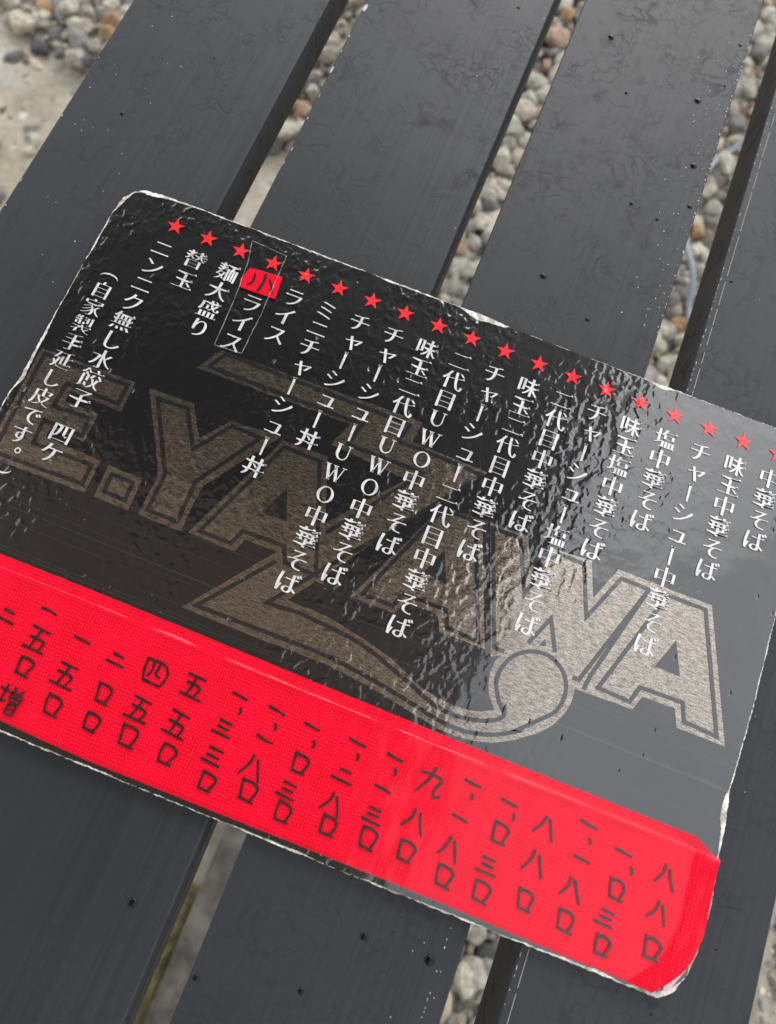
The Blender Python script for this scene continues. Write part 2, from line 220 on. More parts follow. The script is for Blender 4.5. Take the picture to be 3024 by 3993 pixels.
def board_mat():
    m, n, b, l = mat('worn_card'); uv = card_co(n)
    a = nd(n,'ShaderNodeTexNoise', Scale=3.2, Detail=5, Roughness=.65); l(uv, a.inputs['Vector'])
    r = ramp(n, .36, (.30,.26,.21), .58, (.74,.72,.67)); l(a.outputs['Fac'], r.inputs[0]); l(r.outputs[0], b.inputs['Base Color'])
    f = nd(n,'ShaderNodeTexNoise', Scale=26, Detail=3); l(uv, f.inputs['Vector']); bp = nd(n,'ShaderNodeBump', Strength=.6, Distance=S*.05); l(f.outputs['Fac'], bp.inputs['Height']); l(bp.outputs[0], b.inputs['Normal'])
    b.inputs['Roughness'].default_value=.9; b.inputs['Specular IOR Level'].default_value=.2; return m
M_card = board_mat()

def ramp_out(n, src, p0, v0, p1, v1):
    r = ramp(n, p0, (v0,)*3, p1, (v1,)*3); n.links.new(src, r.inputs[0]); return r.outputs[0]
# ---------------------------------------------------------------- ground
def ground_mat():
    m, n, b, l = mat('packed_dirt'); t = nd(n,'ShaderNodeTexCoord'); o = t.outputs['Object']
    a = nd(n,'ShaderNodeTexNoise', Scale=22, Detail=8, Roughness=.62); l(o, a.inputs['Vector'])
    c = nd(n,'ShaderNodeTexNoise', Scale=120, Detail=4, Roughness=.7); l(o, c.inputs['Vector'])
    k = nd(n,'ShaderNodeTexNoise', Scale=5, Detail=3); l(o, k.inputs['Vector'])
    r = ramp(n, .32, (.22,.20,.155), .68, (.50,.47,.40)); l(math_(n,'ADD', math_(n,'MULTIPLY', a.outputs['Fac'], .6), math_(n,'MULTIPLY', c.outputs['Fac'], .4)), r.inputs[0])
    g = ramp(n, .44, (1,1,1), .66, (.86,.80,.70)); l(k.outputs['Fac'], g.inputs[0])
    mx = nd(n,'ShaderNodeMix', data_type='RGBA', blend_type='MULTIPLY'); mx.inputs[0].default_value=1; l(r.outputs[0], mx.inputs[6]); l(g.outputs[0], mx.inputs[7]); l(mx.outputs[2], b.inputs['Base Color'])
    bp = nd(n,'ShaderNodeBump', Strength=.9, Distance=.006); l(a.outputs['Fac'], bp.inputs['Height']); l(bp.outputs[0], b.inputs['Normal'])
    b.inputs['Roughness'].default_value=.95; b.inputs['Specular IOR Level'].default_value=.15
    vg = nd(n,'ShaderNodeTexVoronoi', Scale=75); l(o, vg.inputs['Vector']); sg = nd(n,'ShaderNodeSeparateColor'); l(vg.outputs['Color'], sg.inputs[0])
    pb = math_(n,'MULTIPLY', ramp_out(n, vg.outputs['Distance'], .25, 1, .50, 0), math_(n,'GREATER_THAN', sg.outputs[0], .55))
    pc = ramp(n, 0, (.16,.155,.15), 1, (.56,.55,.52)); l(sg.outputs[1], pc.inputs[0])
    m2 = nd(n,'ShaderNodeMix', data_type='RGBA'); l(math_(n,'MULTIPLY', pb, .75), m2.inputs[0]); l(mx.outputs[2], m2.inputs[6]); l(pc.outputs[0], m2.inputs[7]); l(m2.outputs[2], b.inputs['Base Color'])
    return m
a = Acc(); a.faces([(-40,-40,0),(40,-40,0),(40,40,0),(-40,40,0)], [(0,1,2,3)])
tag(a.build('ground', ground_mat()), kind='structure')
def G(u, v, z=0.0): p = W(u, v); p.z = z*S; return p      # point on the ground below card position (u, v)

# ---------------------------------------------------------------- unseen dark roof, added and shaped to darken the glossy card's reflection
M_roof_dark = simple('added_roof_black', (.006,.006,.007), .9, .1)  # near black, so the left of the card mirrors dark
def roof_brown_mat():
    m, n, b, l = mat('added_roof_brown'); t = nd(n,'ShaderNodeTexCoord'); a = nd(n,'ShaderNodeTexNoise', Scale=1, Detail=4); l(mapping(n, t.outputs['Object'], (9,.8,1)), a.inputs['Vector'])
    r = ramp(n, .35, (.34,.27,.23), .7, (.50,.40,.35)); l(a.outputs['Fac'], r.inputs[0]); l(r.outputs[0], b.inputs['Base Color']); b.inputs['Roughness'].default_value=.85; return m
M_roof_brown = roof_brown_mat()  # brown set for the tone the lower card reflects
roof = empty('added_roof', G(-60, 60)); tag(roof, 'unseen dark roof added overhead to darken the reflection in the glossy menu', 'added_roof')
roof.location = G(-60, 60)
def rl(u, v, z): return tuple(W(u, v, z) - roof.location)
a = Acc()
def slab(acc, poly, z0, z1, m=0):
    n = len(poly); vs = [rl(*p, z0) for p in poly] + [rl(*p, z1) for p in poly]
    acc.faces(vs, [tuple(range(n)), tuple(range(2*n-1, n-1, -1))] + [(i, i+n, (i+1)%n+n, (i+1)%n) for i in range(n)], m)
slab(a, [(54,-128),(32,-20),(-120,-20),(-120,-128)], 131, 137); a.build('added_roof_front', M_roof_dark, roof)
a = Acc(); slab(a, [(32,-20),(29,60),(27,160),(-100,160),(-100,-20)], 132.5, 137); a.build('added_roof_back', M_roof_brown, roof)
a = Acc(); slab(a, [(27,150),(27,160),(-100,160),(-100,150)], -31, 131); a.build('added_wall', M_roof_brown, roof)  # added behind the camera, closes off the sky under the roof

# ---------------------------------------------------------------- gravel and stones
rnd = random.Random(5)
def stone_mat():
    m, n, b, l = mat('river_stone'); at = nd(n,'ShaderNodeAttribute', attribute_name='tint')
    cr = n.nodes.new('ShaderNodeValToRGB'); e = cr.color_ramp.elements
    cols_ = [(0,(.16,.155,.15)),(.22,(.33,.32,.29)),(.42,(.48,.46,.38)),(.58,(.27,.265,.255)),(.72,(.58,.55,.45)),(.84,(.40,.27,.20)),(.93,(.50,.31,.12)),(1,(.11,.11,.115))]
    e[0].position=0; e[0].color=(*cols_[0][1],1); e[1].position=1; e[1].color=(*cols_[-1][1],1)
    for p,c in cols_[1:-1]:
        x = e.new(p); x.color=(*c,1)
    l(at.outputs['Fac'], cr.inputs[0])
    t = nd(n,'ShaderNodeTexCoord'); a_ = nd(n,'ShaderNodeTexNoise', Scale=130, Detail=5, Roughness=.65); l(t.outputs['Object'], a_.inputs['Vector'])
    r = ramp(n, .3, (.36,.35,.335), .74, (1.02,1.0,.96)); l(a_.outputs['Fac'], r.inputs[0])
    mx = nd(n,'ShaderNodeMix', data_type='RGBA', blend_type='MULTIPLY'); mx.inputs[0].default_value=1; l(cr.outputs[0], mx.inputs[6]); l(r.outputs[0], mx.inputs[7]); l(mx.outputs[2], b.inputs['Base Color'])
    bp = nd(n,'ShaderNodeBump', Strength=.5, Distance=.001); l(a_.outputs['Fac'], bp.inputs['Height']); l(bp.outputs[0], b.inputs['Normal'])
    b.inputs['Roughness'].default_value=.75; b.inputs['Specular IOR Level'].default_value=.3; return m
M_stone = stone_mat()
def stone_shape(sub, seed, rough=.32):
    bm = bmesh.new(); bmesh.ops.create_icosphere(bm, subdivisions=sub, radius=1)
    r_ = random.Random(seed); off = Vector((r_.random()*50, r_.random()*50, r_.random()*50))
    planes = [(Vector((r_.gauss(0,1), r_.gauss(0,1), r_.gauss(0,1))).normalized(), r_.uniform(.48,.82)) for _ in range(9)]
    for v in bm.verts:
        p = v.co.copy()
        for nn, d in planes:                   # worn facets
            k = p.dot(nn) - d
            if k > 0: p -= nn*k*.85
        v.co = p*(1 + rough*.5*mnoise.noise(p*1.3+off))
    vs = [v.co.copy() for v in bm.verts]; fs = [tuple(x.index for x in f.verts) for f in bm.faces]; bm.free(); return vs, fs
shapes = [stone_shape(2, 100+i) for i in range(12)]
chips = [stone_shape(1, 300+i) for i in range(8)]
def add_stones(name, items, label=None, cat=None, kind=None):
    V=array.array('f'); Fi=array.array('i'); tint=array.array('f'); nv=0; nf=0; cnt=[]
    vs_all=[]; fs_all=[]
    for (x,y,z,r,sq,tn) in items:
        vs, fs = rnd.choice(shapes if r > .45*S else chips)
        M = Matrix.Translation((x,y,z)) @ Matrix.Rotation(rnd.uniform(0,6.28),4,'Z') @ Matrix.Rotation(rnd.uniform(-.4,.4),4,'X') @ Matrix.Diagonal((r*rnd.uniform(.85,1.35), r*rnd.uniform(.75,1.05), r*sq, 1))
        for v in vs: V.extend(M@v)
        for f in fs: Fi.extend([nv+i for i in f])
        tint.extend([tn]*len(vs)); nv += len(vs); nf += len(fs)
    me = bpy.data.meshes.new(name); me.vertices.add(nv); me.loops.add(nf*3); me.polygons.add(nf)
    me.vertices.foreach_set('co', V); me.loops.foreach_set('vertex_index', Fi)
    me.polygons.foreach_set('loop_start', array.array('i', range(0, nf*3, 3)))
    me.polygons.foreach_set('use_smooth', array.array('b', [0]*nf))
    at = me.attributes.new('tint', 'FLOAT', 'POINT'); at.data.foreach_set('value', tint)
    me.update(calc_edges=True); me.validate()
    return link(name, me, M_stone)
def is_gravel(u, v):
    if v < -28.5 + 2.5*mnoise.noise(Vector((u*.12, 3, 0))) + .04*(u+20): return True
    return u > 8.5 or (u > -6 and v < -8)
items=[]
for layer in (0, 1):
    v = -66.0
    while v < 36:
        u = -50.0
        while u < 52:
            uu = u+rnd.uniform(-.45,.45); vv = v+rnd.uniform(-.45,.45)
            g = is_gravel(uu, vv); under = -14 < uu < 9 and -8 < vv < 14       # wholly under the bench
            if (g and not under and not (uu < -8 and rnd.random() < .35) and not (uu > 34 and vv > 4 and rnd.random() < .8)) or (not g and not (4 < uu < 8) and layer == 0 and rnd.random() < .45):
                r = rnd.choice((.4,.55,.65,.75,.9,1.15)) * (1 if g else rnd.choice((.3,.4,.5,.8))) * rnd.uniform(.85,1.15)
                tn = min(1, max(0, rnd.choice((.05,.2,.25,.35,.4,.42,.45,.5,.6,.7,.72,.72,.74,.86,1.0)) + rnd.uniform(-.04,.04)))
                p = G(uu, vv, (.25*r if g else -.25*r) + layer*.55)
                items.append((p.x, p.y, p.z, r*S, rnd.uniform(.55,.8), tn))
            u += 1.05 if layer == 0 else 1.5
        v += 1.0 if layer == 0 else 1.5
v = -62.0
while v < 34:                          # grit between the stones
    u = -46.0
    while u < 48:
        uu = u+rnd.uniform(-.3,.3); vv = v+rnd.uniform(-.3,.3)
        if is_gravel(uu, vv) and not (-14 < uu < 9 and -8 < vv < 14):
            p = G(uu, vv, rnd.uniform(.15,.75)); items.append((p.x, p.y, p.z, rnd.uniform(.16,.36)*S, rnd.uniform(.5,.8), min(1,max(0,rnd.choice((.05,.2,.4,.55,.6,.72,.86))+rnd.uniform(-.05,.05)))))
        u += .72
    v += .72
gv = add_stones('gravel', items); tag(gv, 'loose mixed grey and beige gravel on the ground under the slats', 'gravel', kind='stuff')
big = [(-32.52,-32.8,1.35,.56,'broad flat grey stone at the top left of the dirt'),(-30.2,-33.0,.95,.72,'cream coloured rounded stone beside the pinkish stone'),(-28.2,-33.3,1.35,.87,'large pinkish brown stone against the edge of the left slat'),
       (-28.6,-30.4,.95,.42,'wedge shaped pale green grey stone near the slat edge'),(-34.46,-30.88,.45,.46,'small round pale grey pebble beside the square grey stone'),(-33.1,-31.1,.6,.57,'square edged grey stone under the flat grey stone'),
       (-35.32,-29.74,.55,.90,'orange stained stone in the top left corner'),(-36.2,-31.2,.7,.22,'pale grey stone cut by the left picture edge at the top'),(-29.4,-21.4,.65,.24,'bluish grey stone bedded in the dirt halfway down the left'),
       (-28.7,-19.5,.55,.72,'pale triangular stone in the dirt below the bluish one'),(-28.9,-14.9,.75,.05,'dark rounded stone at the left picture edge'),(-31.0,-29.2,.5,.58,'small dull grey stone half sunk in the dirt')]
for u,v,r,tn,lab in big:
    p = G(u, v, .22*r); vs_it = [(0,0,0,r*S,.6,tn)]
    o = add_stones('stone', vs_it); o.location = p; tag(o, lab, 'stone')
# kerb seen through the gap at the bottom left
def kerb_mat():
    m, n, b, l = mat('weathered_concrete'); t = nd(n,'ShaderNodeTexCoord'); a_ = nd(n,'ShaderNodeTexNoise', Scale=30, Detail=7, Roughness=.65); l(t.outputs['Object'], a_.inputs['Vector'])
    r = ramp(n, .3, (.022,.019,.016), .66, (.15,.135,.115)); l(a_.outputs['Fac'], r.inputs[0]); l(r.outputs[0], b.inputs['Base Color']); b.inputs['Roughness'].default_value=.95; return m
def moss_mat():
    m, n, b, l = mat('moss'); t = nd(n,'ShaderNodeTexCoord'); a_ = nd(n,'ShaderNodeTexNoise', Scale=60, Detail=6, Roughness=.7); l(t.outputs['Object'], a_.inputs['Vector'])
    r = ramp(n, .3, (.13,.12,.05), .7, (.36,.33,.17)); l(a_.outputs['Fac'], r.inputs[0]); l(r.outputs[0], b.inputs['Base Color']); b.inputs['Roughness'].default_value=1; 
    bp = nd(n,'ShaderNodeBump', Strength=1, Distance=.004); l(a_.outputs['Fac'], bp.inputs['Height']); l(bp.outputs[0], b.inputs['Normal']); return m
kr = empty('concrete_kerb', G(7, 28)); tag(kr, 'grey concrete kerb lying along the ground below the lower left gap', 'kerb')
me_k = Acc(); me_k.box((0,0,1.2*S), (1.45*S, 14*S, 1.2*S)); ko = me_k.build('kerb_block', kerb_mat(), kr)
bv = ko.modifiers.new('bevel','BEVEL'); bv.width=.004; bv.segments=2
ms = Acc(); nn=60
vs=[]; 
for j in range(nn+1):
    for i in range(9):
        u=2.2+i*.42; v=23.0+j*(20/nn); vs.append(G(u, v, max(.06, .55*mnoise.noise(Vector((u*1.2,v*1.2,0)))+.35) * (1 if 0<i<8 and 0<j<nn else .02)))
ms.faces(vs, [(j*9+i, j*9+i+9, j*9+i+10, j*9+i+1) for j in range(nn) for i in range(8)])
tag(ms.build('moss', moss_mat(), smooth=True), 'olive green moss growing along the concrete kerb', 'moss', kind='stuff')
# cable on the gravel
a = Acc(); cp = [(24.6,-46.5),(23.09,-42.66),(21.34,-39.68),(20.5,-35.5),(21.17,-31.48),(22.38,-28.02),(23.2,-25.15),(25,-20),(28,-16)]
a.tube([G(p.x, p.y, 1.5+.4*math.sin(i*.3)) for i,p in enumerate(spline(cp, 10))], .23*S, 12)
tag(a.build('cable', simple('grey_rubber', (.17,.19,.215), .5), smooth=True), 'blue grey cable looped over the gravel under the right hand gap', 'cable')

# ---------------------------------------------------------------- the slatted bench
def slat_mat():
    m, n, b, l = mat('grey_paint'); t = nd(n,'ShaderNodeTexCoord'); geo = nd(n,'ShaderNodeObjectInfo')
    ofs = nd(n,'ShaderNodeVectorMath', operation='ADD'); l(t.outputs['Object'], ofs.inputs[0])
    cb = nd(n,'ShaderNodeCombineXYZ'); rr = math_(n,'MULTIPLY', geo.outputs['Random'], 7.0); l(rr, cb.inputs[1]); l(cb.outputs[0], ofs.inputs[1]); o = ofs.outputs[0]
    sxx = nd(n,'ShaderNodeSeparateXYZ'); l(t.outputs['Object'], sxx.inputs[0])
    # lengthwise brush ridges, stronger towards one side of each slat
    g1 = nd(n,'ShaderNodeTexNoise', Scale=1, Detail=3, Roughness=.6); l(mapping(n, o, (520, 2.2, 0)), g1.inputs['Vector'])
    side = nd(n,'ShaderNodeMapRange')
    for k,x in zip(('From Min','From Max','To Min','To Max'), (-.03, .03, .25, 1.0)): side.inputs[k].default_value = x
    l(sxx.outputs[0], side.inputs['Value'])
    gr = math_(n,'MULTIPLY', g1.outputs['Fac'], side.outputs[0])
    # drying rings and crazing left by rain
    wv = nd(n,'ShaderNodeTexNoise', Scale=55, Detail=3); l(o, wv.inputs['Vector'])
    wm = nd(n,'ShaderNodeMix', data_type='RGBA', blend_type='LINEAR_LIGHT'); wm.inputs[0].default_value=.02; l(o, wm.inputs[6]); l(wv.outputs['Color'], wm.inputs[7])
    vo = nd(n,'ShaderNodeTexVoronoi', Scale=62, feature='DISTANCE_TO_EDGE'); l(mapping(n, wm.outputs[2], (1.7,1.4,0)), vo.inputs['Vector'])
    vo2 = nd(n,'ShaderNodeTexVoronoi', Scale=210, feature='DISTANCE_TO_EDGE'); l(mapping(n, wm.outputs[2], (1,.9,0)), vo2.inputs['Vector'])
    c1 = ramp(n, .018, (1,1,1), .075, (0,0,0)); l(vo.outputs['Distance'], c1.inputs[0]); c2 = ramp(n, .02, (1,1,1), .10, (0,0,0)); l(vo2.outputs['Distance'], c2.inputs[0])
    m1 = nd(n,'ShaderNodeTexNoise', Scale=42, Detail=3); l(o, m1.inputs['Vector']); mk = ramp(n, .42, (0,0,0), .62, (1,1,1)); l(m1.outputs['Fac'], mk.inputs[0])
    m2 = nd(n,'ShaderNodeTexNoise', Scale=30, Detail=2); l(mapping(n, o, (1.3,1.1,0)), m2.inputs['Vector']); mk2 = ramp(n, .44, (0,0,0), .60, (1,1,1)); l(m2.outputs['Fac'], mk2.inputs[0])
    cr = math_(n,'ADD', math_(n,'MULTIPLY', c1.outputs[0], mk.outputs[0]), math_(n,'MULTIPLY', math_(n,'MULTIPLY', c2.outputs[0], mk2.outputs[0]), .5), None, True)
    bl = nd(n,'ShaderNodeTexNoise', Scale=95, Detail=2); l(o, bl.inputs['Vector']); br_ = ramp(n, .62, (0,0,0), .72, (1,1,1)); l(bl.outputs['Fac'], br_.inputs[0])
    cr2 = math_(n,'ADD', math_(n,'MULTIPLY', cr, .54), math_(n,'MULTIPLY', br_.outputs[0], .34), None, True)
    lg = nd(n,'ShaderNodeTexNoise', Scale=9, Detail=4); l(o, lg.inputs['Vector'])
    base = ramp(n, .3, (.0190,.0204,.0230), .7, (.0275,.0293,.0328)); l(lg.outputs['Fac'], base.inputs[0])
    st = ramp(n, .36, (.72,.72,.72), .64, (1.36,1.36,1.36)); l(math_(n,'ADD', math_(n,'MULTIPLY', math_(n,'SUBTRACT', g1.outputs['Fac'], .5), side.outputs[0]), .5), st.inputs[0])
    st2 = nd(n,'ShaderNodeMix', data_type='RGBA', blend_type='MULTIPLY'); st2.inputs[0].default_value=.5; l(base.outputs[0], st2.inputs[6]); l(st.outputs[0], st2.inputs[7])
    mx = nd(n,'ShaderNodeMix', data_type='RGBA'); l(cr2, mx.inputs[0]); l(st2.outputs[2], mx.inputs[6]); mx.inputs[7].default_value=(.016,.016,.018,1); l(mx.outputs[2], b.inputs['Base Color'])
    h = math_(n,'ADD', math_(n,'MULTIPLY', gr, .5), math_(n,'MULTIPLY', cr2, -.25)); bp = nd(n,'ShaderNodeBump', Strength=.35, Distance=.0006); l(h, bp.inputs['Height']); l(bp.outputs[0], b.inputs['Normal'])
    rg = math_(n,'MULTIPLY_ADD', cr2, .25, .46); l(rg, b.inputs['Roughness']); b.inputs['Specular IOR Level'].default_value=.28; return m
M_slat = slat_mat()
M_chip = simple('bare_chip', (.46,.445,.42), .8, .2)
bench = empty('slatted_bench', G(8, 6)); tag(bench, 'dark grey painted slatted bench top that the menu lies on', 'bench')
bl0 = bench.location.copy()
def bp_(u, v, z): return W(u, v, z) - bl0         # bench-local
slats = [(-4.86, .76, 1.30, .07, .40), (1.82, 7.45, 1.45, .06, .10), (8.39, 13.985, 1.45, .06, .07), (15.2, 20.69, 1.85, .05, .22)]
Y0, Y1 = -41.0, 31.0
BEV = [(.03,.09), (.08,.24), (.02,.06), (.10,.16)]      # worn bevel along the right edge of each slat: width, depth
for si,(u0,u1,th,rl_,rr_) in enumerate(slats):
    uc = (u0+u1)/2; prof=[]      # rounded cross-section (u, z)
    def arc(cu, cz, r, a0, a1, n=6):
        for k in range(n+1):
            t = math.radians(a0+(a1-a0)*k/n); prof.append((cu+r*math.cos(t), cz+r*math.sin(t)))
    arc(u0+rl_, -rl_, rl_, 180, 90); arc(u1-.05, -.05, .05, 90, 40, 3); cx_, cz_ = BEV[si]; arc(u1+cx_-.06, -cz_-.06, .06, 35, 0, 3); arc(u1+cx_-.1, -th+.1, .1, 0, -90); arc(u0+.1, -th+.1, .1, -90, -180)
    acc = Acc(); n_ = len(prof); ny = 2; vs=[]
    for v in (Y0, Y1): vs += [((x-uc)*S, -(v-6.0)*S, z*S) for x,z in prof]
    acc.faces(vs, [tuple((k+1)%n_ + n_*0 if False else q for q in (k, (k+1)%n_, (k+1)%n_+n_, k+n_)) for k in range(n_)] + [tuple(range(n_))[::-1], tuple(range(n_, 2*n_))])
    def chip(u, v, lu, lv, ang=0.0, z=.012):
        k = rnd.randint(5,7); pts=[]
        for q in range(k):
            t = 6.283*q/k; rr = rnd.uniform(.7,1.15); x = lu*rr*math.cos(t); y = lv*rr*math.sin(t)
            pts.append(((u+x-uc)*S, -(v+y-6.0)*S, z*S))
        acc.poly(pts[::-1], 1)
    cr_ = random.Random(40+si)
    def line_of(u, va, vb, step, su, sv, jit=.03, prob=.75):
        v = va
        while v < vb:
            if cr_.random() < prob: chip(u+cr_.uniform(-jit,jit), v, su*cr_.uniform(.5,1.3), sv*cr_.uniform(.5,1.5))
            v += step*cr_.uniform(.4,1.6)
    if si == 0:
        line_of(u0+.07, -8, 10, 1.6, .02, .05, .02, .6)
        for k in range(34): chip(cr_.uniform(u0+.3, u0+2.6), cr_.uniform(-9.5, 3), .010*cr_.uniform(.7,1.7), .022*cr_.uniform(.6,1.6))
    if si == 1:
        line_of(u0+.06, -11, -3, .55, .018, .08, .02, .7); chip(u0+.09, -9.9, .07, .17); chip(u0+.05, -7.2, .03, .16)
        line_of(u1-.09, -12, -1, 2.2, .012, .03, .01, .5); chip(5.9,-8.9,.02,.008); chip(6.1,-8.9,.03,.009)
    if si == 2:
        line_of(u1-.05, -15, -2.2, .24, .018, .032, .02, .8)
        for k in range(52): chip(u1-.2-abs(cr_.gauss(0,.55)), cr_.uniform(-14, -2.4), .016*cr_.uniform(.5,1.5), .018*cr_.uniform(.6,1.5))
        line_of(u1-.42, 14.2, 16.4, .2, .013, .03, .01, .75)
        for k in range(8): chip(cr_.uniform(u1-1.1, u1-.3), cr_.uniform(14.4, 18), .014, .016)
    if si == 3:
        line_of(u0+.05, -13, 17.5, .22, .010, .045, .012, .7)
        v = -12.6
        while v < 18:
            d = cr_.uniform(.25,1.1); acc.faces([((u0+.21+x-uc)*S, -(y-6)*S, .013*S) for x,y in ((-.006,v+d),(.006,v+d),(.005,v),(-.005,v))], [(0,1,2,3)], 1); v += d+cr_.uniform(.03,.25)
        for k in range(16): chip(cr_.uniform(u0+.5, u1-.3), cr_.uniform(-11, 16), .011, .014)
    o = acc.build('slat', [M_slat, M_chip], bench)
    o.location = W(uc, 6.0, -T) - bl0
    ang = (-.003, 0, .0, 0)[si]
M_frame = simple('frame_steel', (.03,.031,.034), .5)
for v in (1.2, 9.6):
    a = Acc(); c = bp_(7.9, v, -T-1.85-.9); a.box(c, (12.6*S, .8*S, .85*S)); a.build('cross_rail', M_frame, bench)
for u, v in ((-3.2,1.2),(19,1.2),(-3.2,9.6),(19,9.6)):
    a = Acc(); top = bp_(u, v, -T-1.85-1.8).z; a.box((bp_(u,v,0).x, bp_(u,v,0).y, top/2), (.9*S,.9*S,top/2)); a.build('leg', M_frame, bench)

# ---------------------------------------------------------------- the menu card
tag(card_root, 'worn black laminated menu with white Japanese lettering, red stars and a red price tape', 'menu')
CT = (-9.4*0, 0)
def P(u, v, z=0.0): return Vector((u*S, -v*S, z*S))       # card-local
anchor = [(-1.80,1.07,.05),(-1.818,.41,.07),(-1.79,.06,.10),(-1.74,-.28,.15),(-1.56,-.57,.20),(-1.29,-.76,.20),(-.83,-.81,.11),(0,-.83,.06),(4,-.83,.05),(8.3,-.83,.045),(9.0,-.84,.15),(9.78,-.80,.21),(9.88,-.78,.015),(12,-.76,.02),(14.1,-.76,.03),(14.6,-.77,.12),(14.9,-.77,.02),(18,-.77,.03),(18.7,-.70,.06),(18.97,-.42,.06),(19.03,0,.04),(18.99,6.9,.035),(18.95,7.8,.05),(18.9,8.95,.035),(18.93,9.15,.15),(19.0,9.9,.13),(19.0,10.4,.05),(19.1,11.7,.09),(19.05,12.6,.10),(18.93,13.2,.11),(18.7,13.66,.11),(18.4,13.88,.11),(17.3,13.87,.05),(11,13.93,.035),(2,13.93,.03),(-1.2,13.92,.06),(-1.65,13.55,.08),(-1.8,13,.05),(-1.78,6.3,.05),(-1.72,5.8,.13),(-1.75,4.8,.10),(-1.78,3.6,.035),(-1.79,2.3,.035)]
outer=[]; inset=[]
for i,(u,v,d) in enumerate(anchor):
    u2,v2,d2 = anchor[(i+1)%len(anchor)]; ln = math.hypot(u2-u, v2-v); k = max(1, int(ln/.045))
    for j in range(k):
        t=j/k; outer.append((u+(u2-u)*t, v+(v2-v)*t)); inset.append(d+(d2-d)*t)
N=len(outer); nrm=[]
for i in range(N):
    a_=outer[(i-2)%N]; b_=outer[(i+2)%N]; dx,dy=b_[0]-a_[0], b_[1]-a_[1]; q=math.hypot(dx,dy); nrm.append((-dy/q, dx/q))   # inward
def nz1(i, f, seed): return mnoise.noise(Vector((outer[i][0]*f, outer[i][1]*f, seed)))
out_j=[]; film=[]
for i in range(N):
    j = .022*nz1(i, 6, 1) + .02*nz1(i, 16, 2)*(.4+8*inset[i]*.5) + rnd.uniform(-.006,.006)
    out_j.append((outer[i][0]+nrm[i][0]*j, outer[i][1]+nrm[i][1]*j))
    d = inset[i]*(.72+1.1*nz1(i, 1.7, 7)) + .016*nz1(i, 13, 9) + .010*nz1(i, 31, 4)
    d = max(.008, d); film.append((outer[i][0]+nrm[i][0]*d, outer[i][1]+nrm[i][1]*d))
def sheet(name, poly, z0, z1, m, parent, sides=True):
    acc = Acc(); acc.poly([P(u, v, z1) for u,v in poly])
    n=len(poly)
    if sides: acc.faces([P(u,v,z0) for u,v in poly]+[P(u,v,z1) for u,v in poly], [(i, i+n, (i+1)%n+n, (i+1)%n) for i in range(n)])
    return acc.build(name, m, parent)
card = sheet('card', out_j, -T+.02, -.012, M_card, card_root); 
face = sheet('laminated_face', film, -.010, 0.0, M_film, card_root)

# printed emblem
em = Acc()
for i,poly in enumerate(D['gold']): em.poly([P(u, v, .004+.0006*i) for u,v in poly if True])
emblem = em.build('emblem', M_gold, card_root); emblem['label']='gold hatched emblem lettering with a swash tail'
def ribbon(acc, pts, w, z, closed=False, caps=0, wv=None):
    pts=[Vector((p[0],p[1],0)) for p in pts]; n=len(pts); L_=[]; R_=[]
    for i in range(n):
        if closed: a_=pts[i-1]; c_=pts[(i+1)%n]
        else: a_=pts[max(i-1,0)]; c_=pts[min(i+1,n-1)]
        d1=(pts[i]-a_); d2=(c_-pts[i]); d1 = d1.normalized() if d1.length>1e-9 else d2.normalized(); d2 = d2.normalized() if d2.length>1e-9 else d1
        n1=Vector((-d1.y,d1.x,0)); n2=Vector((-d2.y,d2.x,0)); mm=(n1+n2); mm = mm.normalized() if mm.length>1e-6 else n1
        k = 1/max(.35, mm.dot(n1)); ww = w*(wv[i] if wv else 1)/2
        L_.append(pts[i]+mm*ww*k); R_.append(pts[i]-mm*ww*k)
    vs=[P(p.x,p.y,z) for p in L_]+[P(p.x,p.y,z) for p in R_]
    rng = range(n if closed else n-1)
    fs=[(i, (i+1)%n, (i+1)%n+n, i+n) for i in rng]
    # keep normals up
    a_,b_,c_ = vs[fs[0][0]],vs[fs[0][1]],vs[fs[0][2]]
    if (b_-a_).cross(c_-a_).z<0: fs=[f[::-1] for f in fs]
    acc.faces(vs, fs)
    if caps:
        for i,e in ((0,-1),(n-1,1)):
            d=(pts[min(1,n-1)]-pts[0]) if i==0 else (pts[-1]-pts[-2]); d.normalize(); d*=e; q=Vector((-d.y,d.x,0)); ww=w*(wv[i] if wv else 1)/2
            arcp=[pts[i]+q*(ww*math.cos(math.pi*k/caps))+d*(ww*math.sin(math.pi*k/caps)) for k in range(caps+1)]
            acc.poly([P(p.x,p.y,z) for p in arcp])
ln = Acc()
for k,(pts,closed) in enumerate(D['line']):
    ribbon(ln, pts, .105, .010+.0006*k, bool(closed))
for k,poly in enumerate(D['tri']): ln.poly([P(u,v,.018+.0005*k) for u,v in poly])
ln.build('emblem_outline', M_ink, emblem)

# stars
for i in range(19):
    acc=Acc(); pts=[]
    for k in range(10):
        r = .272 if k%2==0 else .106; t = math.radians(-90+36*k-7); pts.append((r*math.cos(t), r*math.sin(t)))
    acc.poly([P(x,y,.022) for x,y in pts]); o=acc.build('star', M_red, card_root); o.location = P(i+.03, -.005+.012*rnd.uniform(-1,1)*0)

